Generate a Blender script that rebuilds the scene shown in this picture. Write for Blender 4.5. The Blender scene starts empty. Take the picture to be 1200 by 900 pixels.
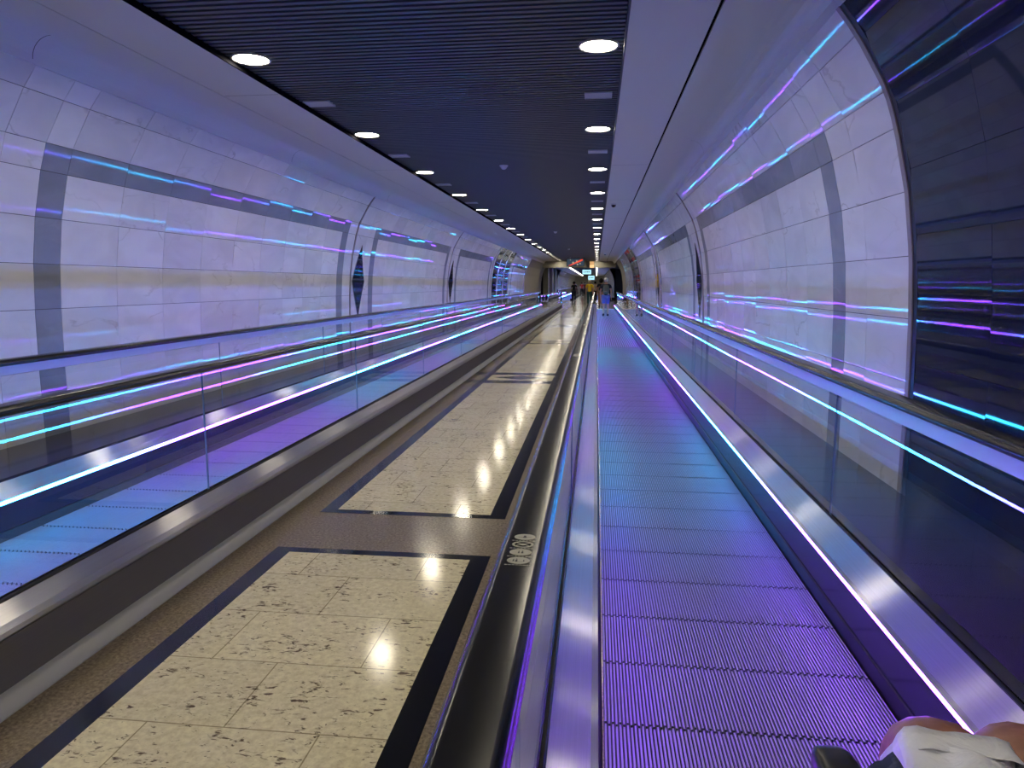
import bpy, bmesh, math, random
from mathutils import Vector, Matrix

random.seed(11)
S = bpy.context.scene
COL = S.collection
PI = math.pi

# ------------------------------------------------------------------ materials
def nt(m):
    m.use_nodes = True
    t = m.node_tree
    return t, t.nodes, t.links

def pmat(name, base=(.8, .8, .8), rough=.5, metal=0.0, spec=.5, emit=None, estr=0.0, coat=0.0, sub=None):
    m = bpy.data.materials.new(name)
    t, N, L = nt(m)
    b = N['Principled BSDF']
    b.inputs['Base Color'].default_value = (*base, 1)
    b.inputs['Roughness'].default_value = rough
    b.inputs['Metallic'].default_value = metal
    b.inputs['Specular IOR Level'].default_value = spec
    b.inputs['Coat Weight'].default_value = coat
    if emit:
        b.inputs['Emission Color'].default_value = (*emit, 1)
        b.inputs['Emission Strength'].default_value = estr
    return m

def node(N, typ, **kw):
    n = N.new(typ)
    for k, v in kw.items():
        setattr(n, k, v)
    return n

def math_node(N, L, op, a, b=None, c=None):
    n = N.new('ShaderNodeMath'); n.operation = op
    for i, v in enumerate((a, b, c)):
        if v is None: continue
        if isinstance(v, (int, float)): n.inputs[i].default_value = v
        else: L.new(v, n.inputs[i])
    return n.outputs[0]

def ramp(N, L, fac, stops, interp='LINEAR'):
    r = N.new('ShaderNodeValToRGB'); r.color_ramp.interpolation = interp
    e = r.color_ramp.elements
    while len(e) < len(stops): e.new(.5)
    for el, (p, c) in zip(e, stops):
        el.position = p; el.color = (*c, 1)
    if fac is not None: L.new(fac, r.inputs[0])
    return r

def mixc(N, L, fac, a, b, mode='MIX'):
    n = N.new('ShaderNodeMix'); n.data_type = 'RGBA'; n.blend_type = mode
    if isinstance(fac, (int, float)): n.inputs[0].default_value = fac
    else: L.new(fac, n.inputs[0])
    for i, v in ((6, a), (7, b)):
        if isinstance(v, tuple): n.inputs[i].default_value = (*v, 1)
        else: L.new(v, n.inputs[i])
    return n.outputs[2]

def marble(name, light, dark, vein, rough=.13, spec=.5):
    m = bpy.data.materials.new(name)
    t, N, L = nt(m); b = N['Principled BSDF']
    tc = node(N, 'ShaderNodeTexCoord')
    at = node(N, 'ShaderNodeAttribute', attribute_name='tile')
    mul = node(N, 'ShaderNodeVectorMath', operation='SCALE'); mul.inputs['Scale'].default_value = 17
    L.new(at.outputs['Color'], mul.inputs[0])
    add = node(N, 'ShaderNodeVectorMath', operation='ADD')
    L.new(tc.outputs['Object'], add.inputs[0]); L.new(mul.outputs[0], add.inputs[1])
    mp = node(N, 'ShaderNodeMapping'); mp.inputs['Scale'].default_value = (1, .55, 1.3)
    mp.inputs['Rotation'].default_value = (.3, 0, 0)
    L.new(add.outputs[0], mp.inputs[0])
    n1 = node(N, 'ShaderNodeTexNoise'); n1.inputs['Scale'].default_value = 2.2; n1.inputs['Detail'].default_value = 7
    n1.inputs['Distortion'].default_value = 1.2
    L.new(mp.outputs[0], n1.inputs['Vector'])
    n2 = node(N, 'ShaderNodeTexNoise'); n2.inputs['Scale'].default_value = 1.6; n2.inputs['Detail'].default_value = 8
    n2.inputs['Distortion'].default_value = .5
    L.new(mp.outputs[0], n2.inputs['Vector'])
    cloud = ramp(N, L, n1.outputs['Fac'], [(.32, dark), (.62, light)])
    d = math_node(N, L, 'ABSOLUTE', math_node(N, L, 'SUBTRACT', n2.outputs['Fac'], .5))
    vm0 = ramp(N, L, d, [(0, (1, 1, 1)), (.014, (0, 0, 0))])
    gate = ramp(N, L, n1.outputs['Fac'], [(.44, (0, 0, 0)), (.56, (1, 1, 1))])
    vmm = mixc(N, L, 1.0, vm0.outputs[0], gate.outputs[0], 'MULTIPLY')
    sep = node(N, 'ShaderNodeSeparateColor'); L.new(at.outputs['Color'], sep.inputs[0])
    vf = math_node(N, L, 'MULTIPLY', vmm, math_node(N, L, 'MULTIPLY', sep.outputs[1], .55))
    c = mixc(N, L, vf, cloud.outputs[0], vein)
    # each slab has its own tone
    tone = math_node(N, L, 'ADD', math_node(N, L, 'MULTIPLY', sep.outputs[0], .12), .90)
    hsv = node(N, 'ShaderNodeHueSaturation'); L.new(tone, hsv.inputs['Value']); L.new(c, hsv.inputs['Color'])
    L.new(hsv.outputs[0], b.inputs['Base Color'])
    b.inputs['Roughness'].default_value = rough
    b.inputs['Specular IOR Level'].default_value = spec
    return m

def speckle(name, c1, c2, c3, scale, rough, joints=False, spec=.5):
    m = bpy.data.materials.new(name)
    t, N, L = nt(m); b = N['Principled BSDF']
    tc = node(N, 'ShaderNodeTexCoord')
    n1 = node(N, 'ShaderNodeTexNoise'); n1.inputs['Scale'].default_value = scale; n1.inputs['Detail'].default_value = 6
    n1.inputs['Roughness'].default_value = .7
    L.new(tc.outputs['Object'], n1.inputs['Vector'])
    n2 = node(N, 'ShaderNodeTexNoise'); n2.inputs['Scale'].default_value = scale * .16; n2.inputs['Detail'].default_value = 5
    L.new(tc.outputs['Object'], n2.inputs['Vector'])
    a = ramp(N, L, n1.outputs['Fac'], [(.36, c2), (.62, c1)])
    if joints:
        # dark crystals run in drifting clusters
        mp = node(N, 'ShaderNodeMapping'); mp.inputs['Rotation'].default_value = (0, 0, .35); mp.inputs['Scale'].default_value = (.55, 1.25, 1)
        L.new(tc.outputs['Object'], mp.inputs[0])
        n3 = node(N, 'ShaderNodeTexNoise'); n3.inputs['Scale'].default_value = 42; n3.inputs['Detail'].default_value = 5; n3.inputs['Distortion'].default_value = .8
        n3.inputs['Roughness'].default_value = .6
        L.new(mp.outputs[0], n3.inputs['Vector'])
        k = math_node(N, L, 'ADD', math_node(N, L, 'MULTIPLY', n3.outputs['Fac'], .72), math_node(N, L, 'MULTIPLY', n2.outputs['Fac'], .3))
        sp = ramp(N, L, k, [(.575, (0, 0, 0)), (.635, (1, 1, 1))])
        c = mixc(N, L, sp.outputs[0], a.outputs[0], c3)
        n4 = node(N, 'ShaderNodeTexNoise'); n4.inputs['Scale'].default_value = 3.1; n4.inputs['Detail'].default_value = 3
        L.new(mp.outputs[0], n4.inputs['Vector'])
        blot = ramp(N, L, n4.outputs['Fac'], [(.745, (0, 0, 0)), (.76, (1, 1, 1))])
        c = mixc(N, L, blot.outputs[0], c, (.10, .035, .03))
        br = node(N, 'ShaderNodeTexBrick'); br.offset = .45
        br.inputs['Scale'].default_value = 1; br.inputs['Brick Width'].default_value = .62; br.inputs['Row Height'].default_value = .42
        br.inputs['Mortar Size'].default_value = .0028; br.inputs['Color1'].default_value = (1, 1, 1, 1); br.inputs['Color2'].default_value = (.9, .9, .9, 1)
        br.inputs['Mortar'].default_value = (.45, .42, .38, 1)
        L.new(tc.outputs['Object'], br.inputs['Vector'])
        c = mixc(N, L, 1.0, c, br.outputs['Color'], 'MULTIPLY')
    else:
        sp = ramp(N, L, n2.outputs['Fac'], [(.35, (0, 0, 0)), (.7, (1, 1, 1))])
        c = mixc(N, L, math_node(N, L, 'MULTIPLY', sp.outputs[0], .5), a.outputs[0], c3)
    L.new(c, b.inputs['Base Color'])
    b.inputs['Roughness'].default_value = rough
    b.inputs['Specular IOR Level'].default_value = spec
    return m

def brushed(name, base, along, across, mix=.0, diff=None):
    """metal brushed along the tunnel: reflections spread wide across the brushing and stay narrow along it"""
    m = bpy.data.materials.new(name)
    t, N, L = nt(m)
    N.remove(N['Principled BSDF'])
    out = N['Material Output']
    r2 = math.sqrt(along * across); a = 1 - math.sqrt(along / across)
    gl = node(N, 'ShaderNodeBsdfAnisotropic')
    gl.inputs['Color'].default_value = (*base, 1); gl.inputs['Roughness'].default_value = math.sqrt(r2); gl.inputs['Anisotropy'].default_value = a
    c = node(N, 'ShaderNodeCombineXYZ'); c.inputs[1].default_value = 1.0
    L.new(c.outputs[0], gl.inputs['Tangent'])
    tc = node(N, 'ShaderNodeTexCoord')
    mp = node(N, 'ShaderNodeMapping'); mp.inputs['Scale'].default_value = (120, .5, 120)
    L.new(tc.outputs['Object'], mp.inputs[0])
    n = node(N, 'ShaderNodeTexNoise'); n.inputs['Scale'].default_value = 3; n.inputs['Detail'].default_value = 3
    L.new(mp.outputs[0], n.inputs['Vector'])
    L.new(ramp(N, L, n.outputs['Fac'], [(.3, tuple(v * .90 for v in base)), (.7, base)]).outputs[0], gl.inputs['Color'])
    df = node(N, 'ShaderNodeBsdfDiffuse'); df.inputs[0].default_value = (*(diff or base), 1)
    mx = node(N, 'ShaderNodeMixShader'); mx.inputs[0].default_value = mix
    L.new(gl.outputs[0], mx.inputs[1]); L.new(df.outputs[0], mx.inputs[2]); L.new(mx.outputs[0], out.inputs[0])
    return m

def glass_mat(name, tint, ior=1.6):
    """thin clear pane: lets light straight through, mirrors on the face it is met from"""
    m = bpy.data.materials.new(name)
    t, N, L = nt(m)
    N.remove(N['Principled BSDF'])
    out = N['Material Output']
    tr = node(N, 'ShaderNodeBsdfTransparent'); tr.inputs[0].default_value = (*tint, 1)
    gl = node(N, 'ShaderNodeBsdfGlossy'); gl.inputs['Roughness'].default_value = 0.0
    gl.inputs['Color'].default_value = (1, 1, 1, 1)
    fr = node(N, 'ShaderNodeFresnel'); fr.inputs[0].default_value = ior
    ge = node(N, 'ShaderNodeNewGeometry')
    f = math_node(N, L, 'MULTIPLY', fr.outputs[0], math_node(N, L, 'SUBTRACT', 1.0, ge.outputs['Backfacing']))
    mx = node(N, 'ShaderNodeMixShader')
    L.new(f, mx.inputs[0]); L.new(tr.outputs[0], mx.inputs[1]); L.new(gl.outputs[0], mx.inputs[2])
    L.new(mx.outputs[0], out.inputs[0])
    return m

LED_STR = 84.0
def led_mat(name, period, violet_at, strength=1.0):
    m = bpy.data.materials.new(name)
    t, N, L = nt(m)
    N.remove(N['Principled BSDF'])
    out = N['Material Output']
    ge = node(N, 'ShaderNodeNewGeometry')
    sx = node(N, 'ShaderNodeSeparateXYZ'); L.new(ge.outputs['Position'], sx.inputs[0])
    y = sx.outputs[1]
    w1 = math_node(N, L, 'COSINE', math_node(N, L, 'MULTIPLY', math_node(N, L, 'SUBTRACT', y, violet_at), 2 * PI / period))
    w2 = math_node(N, L, 'SINE', math_node(N, L, 'MULTIPLY', y, 2 * PI / 21.0))
    f = math_node(N, L, 'ADD', .5, math_node(N, L, 'ADD', math_node(N, L, 'MULTIPLY', w1, .5), math_node(N, L, 'MULTIPLY', w2, .08)))
    r = ramp(N, L, f, [(.0, (.02, .50, 1.0)), (.28, (.035, .30, 1.0)), (.5, (.09, .13, 1.0)), (.72, (.155, .05, 1.0)), (1.0, (.26, .045, 1.0))])
    e = node(N, 'ShaderNodeEmission'); e.inputs[1].default_value = LED_STR * strength
    L.new(r.outputs[0], e.inputs[0]); L.new(e.outputs[0], out.inputs[0])
    return m

M = {}
M['marble'] = marble('white_marble', (.87, .86, .84), (.77, .76, .74), (.34, .30, .26), rough=.04, spec=.10)
M['grey_marble'] = marble('grey_marble', (.33, .35, .39), (.27, .29, .33), (.40, .42, .46), rough=.04, spec=.18)
M['glass_edge'] = pmat('glass_edge', (.16, .26, .34), .2)
M['joint'] = pmat('tile_joint', (.10, .095, .09), .8)
M['dark_glass'] = pmat('dark_wall_glass', (.007, .012, .034), .03, spec=.36)
M['dark_stone'] = pmat('dark_ledge_stone', (.022, .022, .028), .14)
M['rib'] = pmat('bronze_rib', (.30, .26, .24), .5)
M['black'] = pmat('black_reveal', (.006, .006, .008), .35)
M['matte_black'] = pmat('matte_black', (.006, .006, .008), 1.0, spec=0.0)
M['plaster'] = pmat('cream_plaster', (.30, .28, .23), .7)
M['soffit'] = pmat('soffit_paint', (.72, .72, .73), .65, spec=.3)
M['slat'] = pmat('slat_paint', (.055, .065, .085), .45)
M['void'] = pmat('ceiling_void', (.004, .005, .008), .8)
M['granite'] = speckle('brown_granite', (.33, .26, .165), (.09, .07, .048), (.20, .16, .105), 70, .2)
M['cream'] = speckle('cream_granite', (.87, .80, .54), (.68, .60, .39), (.14, .10, .07), 34, .12, joints=True, spec=.3)
M['black_granite'] = speckle('black_granite', (.010, .011, .015), (.006, .007, .010), (.012, .012, .014), 40, .10)
M['alu'] = brushed('ribbed_aluminium', (.46, .46, .52), .10, .55, .35, (.24, .24, .27))
M['gap'] = pmat('pallet_gap', (.012, .012, .016), .6)
M['steel'] = brushed('brushed_steel', (.58, .57, .57), .018, .35, .1)
M['clad'] = brushed('dark_cladding', (.22, .205, .20), .10, .30, .3)
M['deck'] = brushed('deck_steel', (.88, .88, .93), .012, .95, .10)
M['strip'] = pmat('floor_strip_metal', (.50, .50, .52), .5, .1)
M['skirt'] = pmat('skirt_panel', (.05, .055, .085), .16, .55)
M['rubber'] = pmat('black_rubber', (.008, .008, .010), .22, spec=.45)
M['guide'] = pmat('handrail_guide', (.52, .52, .56), .35, .5)
M['brush'] = pmat('skirt_brush', (.010, .010, .012), .5)
M['comb'] = pmat('comb_plate', (.78, .72, .50), .35, .5)
M['glass'] = glass_mat('clear_glass', (.955, .965, .97))
M['led_rr'] = led_mat('led_right_outer', 8.0, 2.5)
M['led_rl'] = led_mat('led_right_inner', 9.0, 11.0)
M['led_lf'] = led_mat('led_left_outer', 7.5, 7.0)
M['led_ln'] = led_mat('led_left_inner', 6.0, 8.0)
M['led_far_a'] = led_mat('led_far_outer', 10.0, 75.0)
M['led_far_b'] = led_mat('led_far_inner', 11.0, 78.0)
M['lens'] = pmat('lamp_lens', (.9, .88, .8), .4, emit=(1.0, .90, .70), estr=92.0)
M['ring'] = pmat('lamp_ring', (.45, .44, .42), .35, .4)
M['vent'] = pmat('vent_metal', (.50, .52, .58), .4, .2)
M['white_plastic'] = pmat('white_plastic', (.72, .72, .74), .4)
M['smoked'] = pmat('smoked_dome', (.015, .015, .02), .08)
M['sticker'] = pmat('sticker_print', (.42, .42, .35), .5)
M['ink'] = pmat('sticker_ink', (.02, .02, .03), .5)
M['line_light'] = pmat('line_light', (.9, .9, .9), .4, emit=(1.0, .97, .90), estr=9.0)

# ------------------------------------------------------------------ mesh helpers
class MB:
    def __init__(self):
        self.v = []; self.f = []; self.mi = []; self.col = []; self.sm = []
    def add(self, vs, fs, mi=0, col=None, smooth=False):
        o = len(self.v); self.v += [tuple(p) for p in vs]
        for f in fs:
            self.f.append(tuple(o + i for i in f)); self.mi.append(mi); self.col.append(col); self.sm.append(smooth)
        return self
    def box(self, x0, x1, y0, y1, z0, z1, mi=0):
        vs = [(x0, y0, z0), (x1, y0, z0), (x1, y1, z0), (x0, y1, z0), (x0, y0, z1), (x1, y0, z1), (x1, y1, z1), (x0, y1, z1)]
        return self.add(vs, [(3, 2, 1, 0), (4, 5, 6, 7), (0, 1, 5, 4), (1, 2, 6, 5), (2, 3, 7, 6), (3, 0, 4, 7)], mi)
    def prism(self, prof, y0, y1, mi=0, n=1, smooth=False, cap=True):
        """closed (x, z) profile swept along Y; profile counter-clockwise seen from -Y (x right, z up)"""
        prof = list(prof)
        if sum(a[0] * b[1] - b[0] * a[1] for a, b in zip(prof, prof[1:] + prof[:1])) < 0: prof.reverse()
        k = len(prof); vs = []
        for j in range(n + 1):
            y = y0 + (y1 - y0) * j / n
            vs += [(x, y, z) for x, z in prof]
        fs = []
        for j in range(n):
            for i in range(k):
                a = j * k + i; b = j * k + (i + 1) % k
                fs.append((a, a + k, b + k, b))
        self.add(vs, fs, mi, smooth=smooth)
        if cap:
            self.add([(x, y0, z) for x, z in prof], [tuple(range(k))], mi)
            self.add([(x, y1, z) for x, z in prof], [tuple(reversed(range(k)))], mi)
        return self
    def cyl(self, c, r, h, axis='z', n=24, mi=0, r2=None, smooth=True):
        r2 = r if r2 is None else r2
        ax = {'x': (Vector((0, 1, 0)), Vector((0, 0, 1)), Vector((1, 0, 0))), 'y': (Vector((0, 0, 1)), Vector((1, 0, 0)), Vector((0, 1, 0))),
              'z': (Vector((1, 0, 0)), Vector((0, 1, 0)), Vector((0, 0, 1)))}[axis]
        c = Vector(c); a = []; b = []
        for i in range(n):
            t = 2 * PI * i / n
            d = ax[0] * math.cos(t) + ax[1] * math.sin(t)
            a.append(c + d * r); b.append(c + d * r2 + ax[2] * h)
        self.add(a + b, [(i, (i + 1) % n, n + (i + 1) % n, n + i) for i in range(n)], mi, smooth=smooth)
        self.add(a, [tuple(reversed(range(n)))], mi); self.add(b, [tuple(range(n))], mi)
        return self
    def loft(self, rings, mi=0, cap=True, smooth=True):
        rings = [[Vector(p) for p in r] for r in rings]
        # rings must turn so that the skin faces outwards
        a, b = rings[len(rings) // 2 - 1], rings[len(rings) // 2]
        ca = sum(a, Vector()) / len(a); cb = sum(b, Vector()) / len(b); tot = 0.0
        for i in range(len(a)):
            j = (i + 1) % len(a)
            m_ = (a[i] + a[j] + b[i] + b[j]) / 4 - (ca + cb) / 2
            tot += (a[j] - a[i]).cross(b[i] - a[i]).dot(m_)
        if tot < 0: rings = [list(reversed(r)) for r in rings]
        k = len(rings[0]); vs = [p for r in rings for p in r]
        fs = []
        for j in range(len(rings) - 1):
            for i in range(k):
                a = j * k + i; b = j * k + (i + 1) % k
                fs.append((a, b, b + k, a + k))
        self.add(vs, fs, mi, smooth=smooth)
        if cap:
            self.add(rings[0], [tuple(reversed(range(k)))], mi, smooth=smooth); self.add(rings[-1], [tuple(range(k))], mi, smooth=smooth)
        return self
    def tube(self, pts, rad, n=12, mi=0, flat=1.0, cap=True):
        pts = [Vector(p) for p in pts]
        rs = rad if isinstance(rad, (list, tuple)) else [rad] * len(pts)
        rings = []; up = Vector((0, 0, 1))
        for i, p in enumerate(pts):
            d = (pts[min(i + 1, len(pts) - 1)] - pts[max(i - 1, 0)]).normalized()
            u = up.cross(d)
            if u.length < .05: u = Vector((1, 0, 0)).cross(d)
            u.normalize(); w = d.cross(u)
            rings.append([p + u * (rs[i] * math.cos(2 * PI * j / n)) + w * (rs[i] * flat * math.sin(2 * PI * j / n)) for j in range(n)])
        return self.loft(rings, mi, cap)
    def ball(self, c, r, mi=0, nu=16, nv=10, sc=(1, 1, 1)):
        c = Vector(c); rings = []
        for j in range(1, nv):
            t = PI * j / nv
            rings.append([c + Vector((sc[0] * r * math.sin(t) * math.cos(2 * PI * i / nu), sc[1] * r * math.sin(t) * math.sin(2 * PI * i / nu), -sc[2] * r * math.cos(t))) for i in range(nu)])
        return self.loft(rings, mi)
    def build(self, name, mats, parent=None, loc=(0, 0, 0), weld=False):
        me = bpy.data.meshes.new(name)
        lo = Vector(loc)
        me.from_pydata([tuple(Vector(p) - lo) for p in self.v], [], self.f)
        if not isinstance(mats, (list, tuple)): mats = [mats]
        for m in mats: me.materials.append(m)
        me.polygons.foreach_set('material_index', self.mi)
        me.polygons.foreach_set('use_smooth', self.sm)
        if any(c is not None for c in self.col):
            a = me.color_attributes.new('tile', 'FLOAT_COLOR', 'CORNER')
            for p in me.polygons:
                c = self.col[p.index] or (.5, .5, .5)
                for li in p.loop_indices: a.data[li].color = (*c, 1)
        if weld:
            bm = bmesh.new(); bm.from_mesh(me); bmesh.ops.remove_doubles(bm, verts=bm.verts, dist=1e-5)
            bmesh.ops.recalc_face_normals(bm, faces=bm.faces); bm.to_mesh(me); bm.free()
        me.update()
        o = bpy.data.objects.new(name, me); COL.objects.link(o)
        if parent is not None:
            o.parent = parent
        else:
            o.location = lo
        return o

def empty(name, loc):
    o = bpy.data.objects.new(name, None); COL.objects.link(o); o.location = loc; o.empty_display_size = .1
    return o

def tag(o, label=None, cat=None, group=None, kind=None):
    if label: o['label'] = label
    if cat: o['category'] = cat
    if group: o['group'] = group
    if kind: o['kind'] = kind
    return o

ORD = ['first', 'second', 'third', 'fourth', 'fifth', 'sixth', 'seventh', 'eighth', 'ninth', 'tenth', 'eleventh', 'twelfth',
       'thirteenth', 'fourteenth', 'fifteenth', 'sixteenth', 'seventeenth', 'eighteenth', 'nineteenth', 'twentieth']

Y0, YE, YT = -7.0, 53.6, 140.0

# ------------------------------------------------------------------ the floor
fl = MB()
fl.box(-4.75, 2.1, Y0, YT, -.12, 0.0, 0)
H1, H2 = .0012, .0020
def rect(x0, x1, y0, y1, mi, h):
    fl.box(x0, x1, y0, y1, -.01, h, mi)
XB0, XC0, XC1, XB1 = -1.80, -1.70, -.665, -.56
def panel(y0, y1):           # a pale panel in its black frame (outer edges y0..y1)
    rect(XB0, XB1, y0, y1, 2, H1)
    rect(XC0, XC1, y0 + .07, y1 - .07, 1, H2)
panel(-6.9, -3.2)
panel(-2.55, 3.73)
rect(XB0, XB1, 4.36, YT - 2, 2, H1)
bands = [10.72 + 7.2 * i for i in range(18)]
edges = [4.43]
for b in bands: edges += [b - .10, b + 1.22]
ys = edges + [YT - 2.2]
for i in range(0, len(ys) - 1, 2):
    rect(XC0, XC1, ys[i], ys[i + 1], 1, H2)
for b in bands:
    # little cross panel with a dark lozenge between two black bars
    rect(XC0, XC1, b + .24, b + .90, 1, H2)
    cx, cy = (XC0 + XC1) / 2, b + .57
    fl.add([(XC0 + .06, cy, .0032), (cx, cy - .24, .0032), (XC1 - .06, cy, .0032), (cx, cy + .24, .0032)], [(0, 1, 2, 3)], 2)
    for e in (b + .07, b + 1.07):
        rect(-2.0, XB0, e - .16, e + .16, 2, H1); rect(XB1, -.33, e - .16, e + .16, 2, H1)
floor = fl.build('floor', [M['granite'], M['cream'], M['black_granite']])
tag(floor, 'polished stone floor of cream panels in black frames set in brown granite', kind='structure')

# ------------------------------------------------------------------ the walls
PROF = [(-.02, 0.0), (.5, 0.0), (.93, 0.0), (1.30, .012), (1.66, .035), (2.02, .085), (2.37, .168), (2.57, .235), (2.87, .41), (3.02, .527)]
def inset(z):
    for (z0, a), (z1, b) in zip(PROF, PROF[1:]):
        if z <= z1: return a + (b - a) * (z - z0) / (z1 - z0)
    return PROF[-1][1]
XW = {'left': -4.42, 'right': 1.82}
def wx(side, z, d=0.0):
    """x of the wall face at height z, d metres into the room"""
    return XW['left'] + inset(z) + d if side == 'left' else XW['right'] - inset(z) - d
ROWS = [-.02, .20, .56, .93, 1.30, 1.66, 2.02, 2.37, 2.57, 2.87, 3.02]

def tile(mb, side, y0, y1, z0, z1, mi, g=.0022, tilt=.0011, th=.008):
    rx, rz = random.uniform(-tilt, tilt), random.uniform(-tilt, tilt)
    c = (random.random(), random.random(), random.random())
    if z1 - z0 < .05 or y1 - y0 < .02: return
    P = []
    for (y, z, sy, sz) in ((y0 + g, z0 + g, -1, -1), (y1 - g, z0 + g, 1, -1), (y1 - g, z1 - g, 1, 1), (y0 + g, z1 - g, -1, 1)):
        P.append((wx(side, z, rx * sy * (y1 - y0) + rz * sz), y, z))
    B = [(x + (-th if side == 'left' else th), y, z) for x, y, z in P]
    # counter-clockwise seen from the room
    fs = [(0, 1, 2, 3)] + [(i + 4, (i + 1) % 4 + 4, (i + 1) % 4, i) for i in range(4)]
    if side == 'right': fs = [tuple(reversed(f)) for f in fs]
    # left wall faces +x: seen from +x, +y runs to the right
    mb.add(P + B, fs, mi, col=c)

def backing(mb, side, y0, y1, mi, d=.007, depth=.12):
    vs = []; s = -1 if side == 'left' else 1
    zs = [p[0] for p in PROF]
    for z in zs: vs.append((wx(side, z) + s * d, y0, z)); vs.append((wx(side, z) + s * d, y1, z))
    fs = []
    for i in range(len(zs) - 1):
        f = (2 * i, 2 * i + 1, 2 * i + 3, 2 * i + 2)
        fs.append(f if side == 'left' else tuple(reversed(f)))
    mb.add(vs, fs, mi)
    xo = XW[side] + s * (depth + .1)
    z1 = zs[-1]
    # closed outer side
    x_t = wx(side, z1) + s * d
    mb.add([(xo, y0, -.02), (xo, y1, -.02), (xo, y1, z1), (xo, y0, z1), (x_t, y0, z1), (x_t, y1, z1)],
           [(0, 3, 2, 1), (3, 4, 5, 2)] if side == 'left' else [(0, 1, 2, 3), (3, 2, 5, 4)], mi)

def module(mb, side, a, b, lead=1.0, strip=.28, tail=.42, cols=9, split=True):
    """one marble bay: a margin, a grey frame, nine columns of slabs, the frame's far side, a margin"""
    s0, s1 = a + lead, a + lead + strip
    e1 = b - tail; e0 = e1 - strip
    ym = [a, a + lead * .62, s0] if split else [a, s0]
    inner = [s1 + (e0 - s1) * i / cols for i in range(cols + 1)]
    for r in range(len(ROWS) - 1):
        z0, z1 = ROWS[r], ROWS[r + 1]
        frame_row = abs(z0 - 2.37) < 1e-6
        above = z0 > 2.4
        for y0, y1 in zip(ym, ym[1:]): tile(mb, side, y0, y1, z0, z1, 0)
        tile(mb, side, s0, s1, z0, z1, 0 if above else 1)
        for y0, y1 in zip(inner, inner[1:]): tile(mb, side, y0, y1, z0, z1, 1 if frame_row else 0)
        tile(mb, side, e0, e1, z0, z1, 0 if above else 1)
        tile(mb, side, e1, b, z0, z1, 0)

def dark_bay(mb, side, a, b, pitch=.82):
    n = max(1, round((b - a) / pitch))
    zz = [-.02, .35, .71, 1.05, 1.41, 1.77, 2.13, 2.49, 2.85, 3.02]
    for r in range(len(zz) - 1):
        for i in range(n):
            tile(mb, side, a + (b - a) * i / n, a + (b - a) * (i + 1) / n, zz[r], zz[r + 1], 3, g=.0012, tilt=.0006)

def plain(mb, side, a, b, mi, n=3):
    for i in range(n):
        y0, y1 = a + (b - a) * i / n, a + (b - a) * (i + 1) / n
        for r in range(len(PROF) - 1): tile(mb, side, y0, y1, PROF[r][0], PROF[r + 1][0], mi, g=.0, tilt=0)

WM = [M['marble'], M['grey_marble'], M['joint'], M['dark_glass'], M['plaster'], M['black']]
def far_run(mb, side, y):
    while y < YT - 1:
        b = min(y + 8.4, YT)
        module(mb, side, y, b, cols=6, split=False); y = b

ml = MB()
module(ml, 'left', -4.3, 4.15)
plain(ml, 'left', Y0, -4.3, 0, 3)
module(ml, 'left', 4.15, 12.43)
module(ml, 'left', 12.43, 20.9)
module(ml, 'left', 20.9, 29.4)
for a, b in ((29.9, 31.3), (31.6, 33.3), (33.6, 35.2)): dark_bay(ml, 'left', a, b, .8)
for a, b in ((29.4, 29.9), (31.3, 31.6), (33.3, 33.6), (35.2, 35.4)): plain(ml, 'left', a, b, 0, 1)
module(ml, 'left', 35.4, 43.7)
plain(ml, 'left', 43.7, 57.0, 4, 3)
far_run(ml, 'left', 80.0)
backing(ml, 'left', Y0, 57.0, 2); backing(ml, 'left', 80, YT, 2)
wl = ml.build('wall_left', WM)
tag(wl, 'left tunnel wall of polished white marble slabs with grey marble frames', kind='structure')

mr = MB()
dark_bay(mr, 'right', -4.2, 4.27, .77)
plain(mr, 'right', Y0, -4.2, 0, 3)
module(mr, 'right', 4.36, 12.43, lead=1.08)
module(mr, 'right', 12.43, 20.9)
module(mr, 'right', 20.9, 29.4)
for a, b in ((29.9, 31.3), (31.6, 33.3), (33.6, 35.2)): dark_bay(mr, 'right', a, b, .8)
for a, b in ((29.4, 29.9), (31.3, 31.6), (33.3, 33.6), (35.2, 35.4)): plain(mr, 'right', a, b, 0, 1)
module(mr, 'right', 35.4, 43.7)
plain(mr, 'right', 43.7, 50.0, 4, 2)
far_run(mr, 'right', 75.0)
backing(mr, 'right', Y0, 50.0, 2); backing(mr, 'right', 75, YT, 2)
wr = mr.build('wall_right', WM)
tag(wr, 'right tunnel wall of polished white marble slabs beyond a dark glass section', kind='structure')

# side passages opening off the tunnel (left beyond the first walkway, right opposite)
ol = MB()
ol.box(-4.55, -4.42, 57.0, 57.25, -.02, 3.06, 0)
ol.box(-7.0, -6.9, 57.0, 80.0, -.02, 3.06, 1)
ol.box(-7.0, -4.54, 56.9, 57.0, -.02, 3.06, 1); ol.box(-7.0, -4.5, 80.0, 80.1, -.02, 3.06, 1)
for y in (64.0, 70.5, 76.0): ol.box(-4.75, -4.30, y, y + 1.5, -.02, 3.06, 0)
ol.box(-7.0, -4.75, 56.9, 80.1, -.14, -.02, 2)
ol.box(-7.0, -3.86, 56.9, 80.1, 3.06, 3.16, 1)
tag(ol.build('wall_passage_left', [M['plaster'], M['black'], M['granite']]), 'dark side passage with cream pillars in the left wall', kind='structure')
orr = MB()
orr.box(4.4, 4.5, 50, 75, -.02, 3.06, 0)
orr.box(1.94, 4.5, 49.9, 50.0, -.02, 3.06, 0); orr.box(1.94, 4.5, 75, 75.1, -.02, 3.06, 0)
orr.box(2.1, 4.5, 49.9, 75.1, -.14, -.02, 1)
orr.box(1.25, 4.5, 49.9, 75.1, 3.06, 3.16, 0)
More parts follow.
